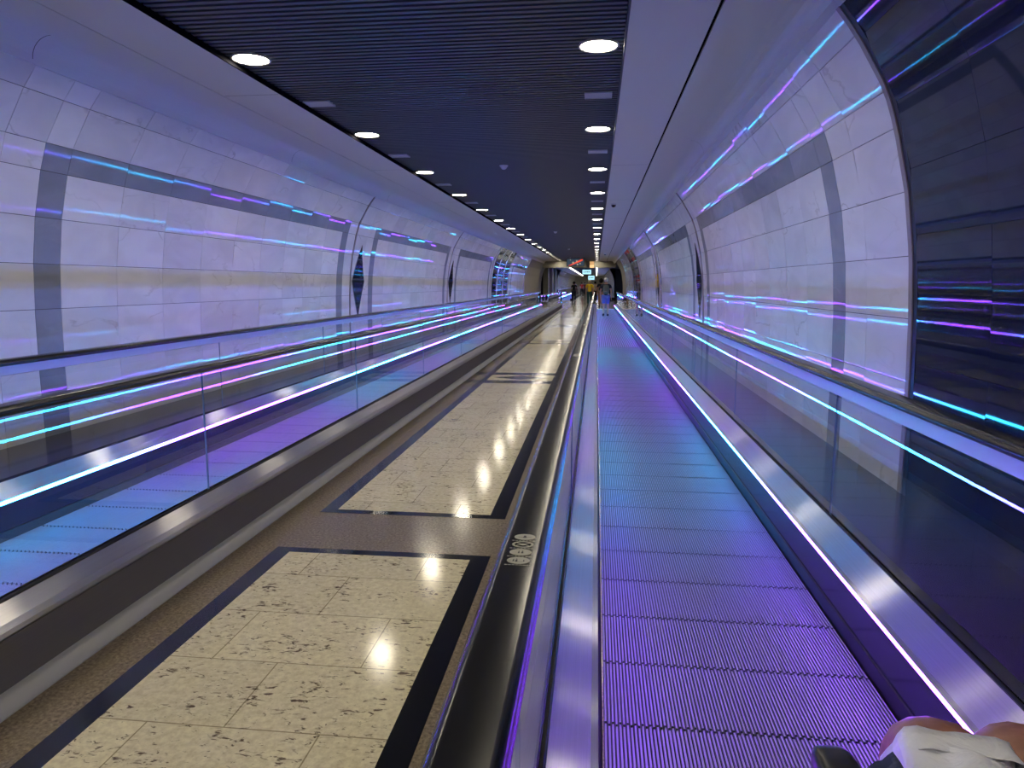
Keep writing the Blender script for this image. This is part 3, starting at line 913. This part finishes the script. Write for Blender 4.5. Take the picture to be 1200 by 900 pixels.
def walker(label, x, y, z, h, heading, stride, skin, shirt, legs, hair, shoes, long_legs=True, hair_r=.105, bun=False, cap=None, sleeve=.55, arm_fwd=0.0):
    """someone walking, seen mostly from behind; heading 0 walks away along +Y"""
    root = empty('person', (x, y, z)); tag(root, label, 'person')
    s = h / 1.75
    ca, sa = math.cos(heading), math.sin(heading)
    def T(px, py, pz): return (x + s * (px * ca - py * sa), y + s * (px * sa + py * ca), z + s * pz)
    loc = (x, y, z)
    st = stride
    P = {'pelvis': (0, 0, .95), 'waist': (0, 0, 1.10), 'chest': (0, .01, 1.30), 'collar': (0, .0, 1.43), 'neck': (0, .015, 1.52), 'jaw': (0, .035, 1.585), 'skull': (0, .02, 1.665)}
    R = {'pelvis': (.135, .10), 'waist': (.125, .09), 'chest': (.15, .105), 'collar': (.10, .075), 'neck': (.052, .055), 'jaw': (.062, .075), 'skull': (.078, .092)}
    E = [('pelvis', 'waist'), ('waist', 'chest'), ('chest', 'collar'), ('collar', 'neck'), ('neck', 'jaw'), ('jaw', 'skull')]
    P['nose'] = (0, .125, 1.60); R['nose'] = (.014, .014); E.append(('jaw', 'nose'))
    for n, sx in (('l', -1), ('r', 1)):
        fw = st * sx
        P[n + 'hip'] = (sx * .095, 0, .90); R[n + 'hip'] = (.088, .088)
        P[n + 'knee'] = (sx * .10, fw * .16 + .03, .49); R[n + 'knee'] = (.056, .058)
        P[n + 'calf'] = (sx * .10, fw * .20 - .03 * (fw < 0), .34); R[n + 'calf'] = (.050, .054)
        P[n + 'ankle'] = (sx * .10, fw * .30 - .02, .095 + (.04 if fw < 0 else 0)); R[n + 'ankle'] = (.034, .036)
        P[n + 'toe'] = (sx * .11, fw * .30 + .13, .035); R[n + 'toe'] = (.036, .026)
        E += [('pelvis', n + 'hip'), (n + 'hip', n + 'knee'), (n + 'knee', n + 'calf'), (n + 'calf', n + 'ankle'), (n + 'ankle', n + 'toe')]
        P[n + 'shoulder'] = (sx * .185, 0, 1.41); R[n + 'shoulder'] = (.056, .056)
        P[n + 'elbow'] = (sx * .245, -fw * .12 - .03 + arm_fwd * .1, 1.14); R[n + 'elbow'] = (.040, .040)
        P[n + 'wrist'] = (sx * .25, -fw * .20 + .05 + arm_fwd * .3, .92 + arm_fwd * .15); R[n + 'wrist'] = (.026, .028)
        E += [('collar', n + 'shoulder'), (n + 'shoulder', n + 'elbow'), (n + 'elbow', n + 'wrist')]
    J = {k: (*P[k], *R[k]) for k in P}
    for n, sx in (('l', -1), ('r', 1)):
        hand(J, E, sx, P[n + 'wrist'], (0, 1, 0), (0, .18, -1), n)
    JW = {k: (*T(*v[:3]), *[q * s for q in v[3:]]) for k, v in J.items()}
    skin_mesh('body', JW, E, skin, root, loc, 1, 'pelvis')
    def garment(nm, joints, edges, grow, mat, cut=None):
        G = {}
        for k in joints:
            v = P[k]; G[k] = (*T(*v), *[(q + grow) * s for q in R[k]])
        if cut:
            for nn, a, b, t in cut:
                v = [P[a][i] + (P[b][i] - P[a][i]) * t for i in range(3)]
                r = R[a][0] + (R[b][0] - R[a][0]) * t
                G[nn] = (*T(*v), (r + grow) * s, (r + grow) * s)
        return skin_mesh(nm, G, edges, mat, root, loc, 1, joints[0])
    garment('shirt', ['waist', 'pelvis', 'chest', 'collar', 'lshoulder', 'rshoulder'],
            [('pelvis', 'waist'), ('waist', 'chest'), ('chest', 'collar'), ('collar', 'lshoulder'), ('collar', 'rshoulder'), ('lshoulder', 'ls'), ('rshoulder', 'rs')], .020, shirt,
            [('ls', 'lshoulder', 'lelbow', sleeve), ('rs', 'rshoulder', 'relbow', sleeve)])
    if long_legs:
        garment('trousers', ['pelvis', 'lhip', 'rhip', 'lknee', 'rknee', 'lcalf', 'rcalf', 'lankle', 'rankle'],
                [('pelvis', 'lhip'), ('pelvis', 'rhip'), ('lhip', 'lknee'), ('rhip', 'rknee'), ('lknee', 'lcalf'), ('rknee', 'rcalf'), ('lcalf', 'lankle'), ('rcalf', 'rankle')], .024, legs)
    else:
        garment('shorts', ['pelvis', 'lhip', 'rhip'], [('pelvis', 'lhip'), ('pelvis', 'rhip'), ('lhip', 'lm'), ('rhip', 'rm')], .028, legs,
                [('lm', 'lhip', 'lknee', .86), ('rm', 'rhip', 'rknee', .86)])
    for n in 'lr':
        a, b = P[n + 'ankle'], P[n + 'toe']
        sh = MB()
        sh.tube([T(a[0], a[1] - .05, a[2] - .035), T(a[0], a[1], a[2] - .04), T((a[0] + b[0]) / 2, (a[1] + b[1]) / 2, (a[2] + b[2]) / 2 - .012), T(b[0], b[1] + .03, b[2] - .002), T(b[0], b[1] + .06, b[2])],
                [.036 * s, .048 * s, .048 * s, .044 * s, .02 * s], n=10)
        sh.build('shoe', shoes, root, loc)
    hc = MB(); hc.ball(T(0, .005, 1.672), hair_r * s, nu=18, nv=12, sc=(.92, 1.02, 1.02))
    if bun: hc.ball(T(0, -.04, 1.79), .055 * s, nu=12, nv=8)
    hc.build('cap' if cap else 'hair', cap or hair, root, loc)
    return root, T, s

hair_dark = cloth('hair_dark', (.012, .010, .009)); hair_grey = cloth('hair_grey', (.55, .52, .47))
black_cloth = cloth('black_cloth', (.012, .012, .016)); shoe_dark = cloth('shoe_dark', (.02, .02, .022)); shoe_pale = cloth('shoe_pale', (.5, .5, .5))
r1, T1, s1_ = walker('person in dark top and blue shorts walking away on the right-hand moving walkway', .44, 33.4, .024, 1.75, 0, .55, SKIN[0], cloth('dark_top', (.025, .028, .045)),
       cloth('blue_shorts', (.16, .22, .62)), hair_grey, shoe_dark, long_legs=False, cap=cloth('pale_cap', (.62, .60, .52)))
# backpack worn by that person
bp = empty('backpack', T1(0, -.16, 1.18)); tag(bp, 'grey-green backpack worn by the person in blue shorts', 'backpack')
lo = tuple(bp.location)
mb = MB()
rings = []
for zz, w_, d_ in ((1.02, .10, .05), (1.05, .135, .075), (1.15, .15, .095), (1.30, .145, .085), (1.40, .12, .06), (1.44, .07, .03)):
    rings.append([T1(w_ * math.copysign(abs(math.cos(t)) ** .6, math.cos(t)), -.215 + d_ * math.copysign(abs(math.sin(t)) ** .6, math.sin(t)), zz) for t in [2 * PI * i / 20 for i in range(20)]])
mb.loft(rings); mb.build('pack', cloth('pack_cloth', (.13, .15, .13)), bp, lo)
mb = MB(); mb.tube([T1(-.06, -.30, 1.12), T1(0, -.315, 1.14), T1(.06, -.30, 1.12)], .035, n=10); mb.build('front_pocket', cloth('pocket_cloth', (.20, .22, .20)), bp, lo)
for sx in (-1, 1):
    mb = MB(); mb.tube([T1(sx * .09, -.135, 1.40), T1(sx * .10, -.05, 1.475), T1(sx * .12, .06, 1.44), T1(sx * .13, .125, 1.32)], .016, n=8); mb.build('shoulder_strap', cloth('strap_cloth', (.03, .03, .03)), bp, lo)
walker('person with bushy dark hair in black, just left of the person with the backpack', .30, 46.5, 0, 1.80, .05, .4, SKIN[2], black_cloth,
       cloth('tan_trousers', (.30, .16, .07)), hair_dark, shoe_dark, hair_r=.15, bun=True)
walker('person in a yellow shirt and dark teal trousers walking away', -.46, 49.5, 0, 1.78, 0, .5, SKIN[0], cloth('yellow_shirt', (.75, .52, .03)),
       cloth('teal_trousers', (.02, .055, .06)), hair_grey, shoe_dark, cap=cloth('cream_cap', (.60, .52, .38)), sleeve=.75)
walker('person in a pale top between the yellow shirt and the black top', -.10, 60.0, 0, 1.72, .1, .4, SKIN[2], cloth('pale_top', (.60, .48, .38)),
       black_cloth, hair_dark, shoe_pale)
walker('person in black at the start of the far left moving walkway', -2.16 + .18, 64.0, 0, 1.70, 0, .3, SKIN[1], black_cloth, cloth('navy_trousers', (.02, .022, .04)), hair_dark, shoe_dark, hair_r=.13)
walker('person in pale grey on the far left moving walkway', -2.62, 88.0, .024, 1.72, 0, .3, SKIN[0], cloth('grey_top', (.32, .33, .42)), cloth('grey_trousers', (.25, .25, .30)), hair_dark, shoe_pale)
walker('person in a red top far down the middle of the tunnel', -1.86, 92.0, 0, 1.72, 0, .4, SKIN[0], cloth('red_top', (.55, .05, .04)), cloth('dark_trousers', (.03, .03, .04)), hair_dark, shoe_dark)
walker('person in dark clothes beside the person in the red top', -1.50, 93.0, 0, 1.74, 0, -.4, SKIN[1], cloth('maroon_top', (.10, .02, .025)), black_cloth, hair_dark, shoe_dark)

# ------------------------------------------------------------------ the seated person at the right edge, and the wheelchair
pr_ = empty('person', (.74, .95, .03)); tag(pr_, 'seated person in white shorts whose bare knees show at the lower right corner', 'person')
loc = (.74, .95, .03)
J = {'pelvis': (.745, .84, .575, .15, .12), 'waist': (.745, .80, .72, .14, .105), 'chest': (.745, .77, .92, .155, .11), 'collar': (.745, .77, 1.04, .10, .075),
     'neck': (.745, .785, 1.12, .055, .058), 'jaw': (.745, .81, 1.185, .064, .078), 'skull': (.745, .795, 1.262, .08, .094), 'nose': (.745, .905, 1.20, .014, .014)}
E = [('pelvis', 'waist'), ('waist', 'chest'), ('chest', 'collar'), ('collar', 'neck'), ('neck', 'jaw'), ('jaw', 'skull'), ('jaw', 'nose')]
for n, sx, kx in (('l', -1, .672), ('r', 1, .826)):
    J[n + 'hip'] = (.745 + sx * .115, .90, .57, .10, .10)
    J[n + 'thigh'] = ((.745 + sx * .115 + kx) / 2, 1.10, .580, .092, .088)
    J[n + 'knee'] = (kx, 1.375, .600, .105, .100)
    J[n + 'shin'] = (kx, 1.43, .36, .066, .068)
    J[n + 'ankle'] = (kx, 1.50, .17, .040, .042)
    J[n + 'toe'] = (kx, 1.66, .135, .040, .028)
    E += [('pelvis', n + 'hip'), (n + 'hip', n + 'thigh'), (n + 'thigh', n + 'knee'), (n + 'knee', n + 'shin'), (n + 'shin', n + 'ankle'), (n + 'ankle', n + 'toe')]
    J[n + 'shoulder'] = (.745 + sx * .185, .77, 1.0, .060, .060)
    J[n + 'elbow'] = (.745 + sx * .20, .80, .76, .044, .044)
    J[n + 'wrist'] = (.745 + sx * .08, .985, .712, .028, .030)
    E += [('collar', n + 'shoulder'), (n + 'shoulder', n + 'elbow'), (n + 'elbow', n + 'wrist')]
hand(J, E, 1, J['lwrist'][:3], (0, 1, 0), (1, .35, -.25), 'l'); hand(J, E, -1, J['rwrist'][:3], (0, 1, 0), (-1, .35, -.15), 'r')
knee_skin = bpy.data.materials.new('knee_skin')
t, N, L = nt(knee_skin); b = N['Principled BSDF']
tc = node(N, 'ShaderNodeTexCoord'); n1 = node(N, 'ShaderNodeTexNoise'); n1.inputs['Scale'].default_value = 26; n1.inputs['Detail'].default_value = 5
L.new(tc.outputs['Object'], n1.inputs['Vector'])
L.new(ramp(N, L, n1.outputs['Fac'], [(.35, (.27, .105, .055)), (.65, (.38, .165, .095))]).outputs[0], b.inputs['Base Color']); b.inputs['Roughness'].default_value = .45
skin_mesh('body', J, E, knee_skin, pr_, loc, 2, 'pelvis')
wsh = bpy.data.materials.new('white_shorts_cloth')
t, N, L = nt(wsh); b = N['Principled BSDF']
b.inputs['Base Color'].default_value = (.84, .86, .90, 1); b.inputs['Roughness'].default_value = .85
tc = node(N, 'ShaderNodeTexCoord'); n1 = node(N, 'ShaderNodeTexNoise'); n1.inputs['Scale'].default_value = 14; n1.inputs['Detail'].default_value = 5; n1.inputs['Distortion'].default_value = 1.6
L.new(tc.outputs['Object'], n1.inputs['Vector'])
bu = node(N, 'ShaderNodeBump'); bu.inputs['Strength'].default_value = .7; bu.inputs['Distance'].default_value = .015
L.new(n1.outputs['Fac'], bu.inputs['Height']); L.new(bu.outputs[0], b.inputs['Normal'])
mb = MB()
def fold(u, a, sd):
    return .007 * math.sin(5 * a + 9 * u + sd) * (.3 + u) + .006 * math.sin(3 * a - 14 * u + 2 * sd) + .004 * math.sin(9 * a + 4 * sd + 5 * u)
for n, hem, sd in (('l', .80, .4), ('r', .45, 2.1)):
    a, c = Vector(J[n + 'hip'][:3]), Vector(J[n + 'knee'][:3])
    rings = []
    NR = 16; K = 36
    for i in range(NR + 1):
        u = i / NR
        rr = (.117 if n == 'l' else .107) - .006 * u
        ring = []
        for j in range(K):
            an = 2 * PI * j / K
            # the hem runs a little further along the outer thigh
            e = hem * u + (.05 * math.cos(an + (0 if n == 'r' else PI)) * u if True else 0)
            p = a + (c - a) * e
            r = rr + fold(u, an, sd) + (.006 if i == NR else 0)
            ring.append((p.x + r * math.cos(an), p.y, p.z + .90 * r * math.sin(an)))
        rings.append(ring)
    inner = [[(p[0] * .96 + (a + (c - a) * hem).x * .04, p[1] - .004, p[2] * .96 + (a + (c - a) * hem).z * .04) for p in rings[-1]]]
    inner += [[(p[0] * .96 + (a + (c - a) * hem).x * .04, p[1] - .06, p[2] * .96 + (a + (c - a) * hem).z * .04) for p in rings[-1]]]
    mb.loft([list(r) for r in (rings + inner)], cap=False)
rings = []
for u, rx, ry in ((.44, .16, .13), (.52, .205, .165), (.60, .20, .16), (.70, .17, .135), (.74, .165, .13)):
    rings.append([(.745 + rx * math.cos(2 * PI * i / 28), .86 + ry * math.sin(2 * PI * i / 28), u) for i in range(28)])
mb.loft(rings)
mb.build('shorts', wsh, pr_, loc)
skin_mesh('shirt', {'waist': (.745, .80, .72, .165, .13), 'chest': (.745, .77, .92, .178, .13), 'collar': (.745, .77, 1.04, .115, .09), 'ls': (.56, .77, 1.0, .075, .075), 'rs': (.93, .77, 1.0, .075, .075),
                    'le': (.552, .785, .87, .066, .066), 're': (.938, .785, .87, .066, .066)},
          [('waist', 'chest'), ('chest', 'collar'), ('collar', 'ls'), ('collar', 'rs'), ('ls', 'le'), ('rs', 're')], cloth('pale_shirt', (.5, .5, .52)), pr_, loc, 2, 'waist')
mb = MB(); mb.ball((.745, .785, 1.285), .105, sc=(.92, 1.02, .95)); mb.build('hair', hair_dark, pr_, loc)
for n in 'lr':
    a, c = J[n + 'ankle'], J[n + 'toe']
    mb = MB(); mb.tube([(a[0], a[1] - .06, .135), (a[0], a[1], .135), (a[0], (a[1] + c[1]) / 2, .125), (a[0], c[1] + .03, .12), (a[0], c[1] + .06, .118)], [.03, .05, .05, .045, .02], n=12)
    mb.build('shoe', shoe_pale, pr_, loc)

wc = empty('wheelchair', (.74, .95, .024)); tag(wc, 'black wheelchair at the lower right, only a padded armrest end showing', 'wheelchair')
loc = (.74, .95, .024)
frame_m = pmat('chair_frame', (.03, .03, .035), .3, .6); pad_m = pmat('armrest_pad', (.018, .018, .022), .32); tyre = pmat('tyre', (.02, .02, .02), .7)
def pad(xc, y0, y1, zt):
    mb = MB(); rings = []
    K = 28
    for yv, s_ in ((y0, .55), (y0 + .012, .9), (y0 + .03, 1), (y1 - .05, 1), (y1 - .022, .96), (y1 - .007, .84), (y1, .60)):
        rings.append([(xc + .0345 * s_ * math.copysign(abs(math.cos(t)) ** .55, math.cos(t)), yv, zt - .026 + .026 * s_ * math.copysign(abs(math.sin(t)) ** .55, math.sin(t))) for t in [2 * PI * i / K for i in range(K)]])
    mb.loft([list(r) for r in rings]); return mb
ARM = (.392, 1.04)
for xa in ARM:
    pad(xa, .78, 1.125, .758).build('armrest', pad_m, wc, loc, weld=True)
    mb = MB(); mb.tube([(xa, .80, .30), (xa, .80, .70), (xa, .84, .712), (xa, 1.04, .712), (xa, 1.08, .69), (xa, 1.09, .46), (xa, 1.10, .30)], .012, n=10); mb.build('side_frame', frame_m, wc, loc)
for xa, dx in ((.46, 1), (.985, -1)):
    mb = MB(); c = Vector((xa, .82, .324)); rings = []
    n = 36
    ring = [(xa + dx * 0, .82 + .285 * math.cos(2 * PI * i / n), .324 + .285 * math.sin(2 * PI * i / n)) for i in range(n)]
    rr = []
    for i in range(n):
        t = 2 * PI * i / n
        rr.append([(xa + .014 * math.cos(q), .82 + (.284 + .014 * math.sin(q)) * math.cos(t), .324 + (.284 + .014 * math.sin(q)) * math.sin(t)) for q in [2 * PI * k_ / 8 for k_ in range(8)]])
    rr.append(rr[0]); mb.loft(rr, cap=False)
    w_ = mb.build('wheel', tyre, wc, loc)
    sp = MB()
    for i in range(12):
        t = 2 * PI * i / 12
        sp.tube([(xa, .82, .324), (xa, .82 + .274 * math.cos(t), .324 + .274 * math.sin(t))], .0025, n=6)
    sp.cyl((xa - .02, .82, .324), .025, .04, axis='x', n=16)
    sp.build('spokes', frame_m, w_, loc)
mb = MB(); mb.box(.47, .98, .68, 1.10, .405, .445); mb.build('seat', black_cloth, wc, loc)
mb = MB(); mb.box(.49, .98, .60, .63, .46, .95); mb.build('backrest', black_cloth, wc, loc)
for xa in (.49, .97):
    mb = MB(); mb.tube([(xa, .61, .30), (xa, .61, .97), (xa, .52, 1.0)], .013, n=10); mb.build('back_post', frame_m, wc, loc)
    mb = MB(); mb.tube([(xa + (.0), 1.10, .42), (xa * .7 + .755 * .3, 1.30, .40), (xa * .6 + .755 * .4, 1.46, .13)], .012, n=10); mb.build('leg_rest', frame_m, wc, loc)
    mb = MB(); xm = xa * .55 + .755 * .45; mb.box(xm - .05, xm + .05, 1.45, 1.70, .070, .085); mb.build('footplate', frame_m, wc, loc)
    mb = MB(); mb.cyl((xa + (.02 if xa > .7 else -.02) - .012, 1.16, .104), .08, .024, axis='x', n=20); mb.tube([(xa, 1.16, .104), (xa, 1.14, .42)], .012, n=8); mb.build('caster', tyre, wc, loc)
# folded denim jacket tucked between armrest and thigh
den = bpy.data.materials.new('denim'); t, N, L = nt(den); b = N['Principled BSDF']
tc = node(N, 'ShaderNodeTexCoord'); n1 = node(N, 'ShaderNodeTexNoise'); n1.inputs['Scale'].default_value = 60; n1.inputs['Detail'].default_value = 3
L.new(tc.outputs['Object'], n1.inputs['Vector'])
L.new(ramp(N, L, n1.outputs['Fac'], [(.45, (.02, .03, .065)), (.72, (.09, .11, .17))]).outputs[0], b.inputs['Base Color']); b.inputs['Roughness'].default_value = .9
mb = MB(); rings = []
for i in range(12):
    u = i / 11; yv = .86 + .34 * u
    rings.append([(.503 + (.036 + .006 * math.sin(7 * u + 3 * t_)) * math.cos(t_) * (1 if 0 < i < 11 else .5), yv, .602 + (.110 + .010 * math.sin(5 * t_ + 9 * u)) * math.sin(t_) * (1 if 0 < i < 11 else .6)) for t_ in [2 * PI * k_ / 24 for k_ in range(24)]])
mb.loft(rings)
tag(mb.build('jacket', den, None, (.492, .95, .44)), 'dark denim jacket folded beside the thigh of the seated person', 'jacket')

# ------------------------------------------------------------------ light, camera, colour
w = bpy.data.worlds.new('world'); S.world = w; w.use_nodes = True
w.node_tree.nodes['Background'].inputs[0].default_value = (.02, .02, .03, 1)
w.node_tree.nodes['Background'].inputs[1].default_value = .2

f_px = 830.0; vx, vy = 699 - 600, 450 - 333
pt = math.atan2(vy, f_px); yw = math.atan(vx / f_px * math.cos(pt))
sa, ca, sp, cp = math.sin(yw), math.cos(yw), math.sin(pt), math.cos(pt)
F = Vector((-sa * cp, ca * cp, -sp)); Rr = Vector((ca, sa, 0)); U = Rr.cross(F)
cam = bpy.data.cameras.new('camera'); co = bpy.data.objects.new('camera', cam); COL.objects.link(co)
co.matrix_world = Matrix(((Rr.x, U.x, -F.x, 0), (Rr.y, U.y, -F.y, 0), (Rr.z, U.z, -F.z, 1.5), (0, 0, 0, 1)))
cam.sensor_width = 36; cam.lens = f_px / 1200 * 36; cam.clip_start = .02; cam.clip_end = 400
S.camera = co

vs = S.view_settings
S.display_settings.display_device = 'sRGB'
vs.view_transform = 'Standard'; vs.look = 'None'; vs.exposure = 0.0; vs.gamma = 1.0; vs.use_curve_mapping = False
c = S.cycles
c.use_denoising = True
c.max_bounces = 10; c.diffuse_bounces = 4; c.glossy_bounces = 5; c.transparent_max_bounces = 24; c.transmission_bounces = 6
c.sample_clamp_indirect = 6.0
c.caustics_reflective = True
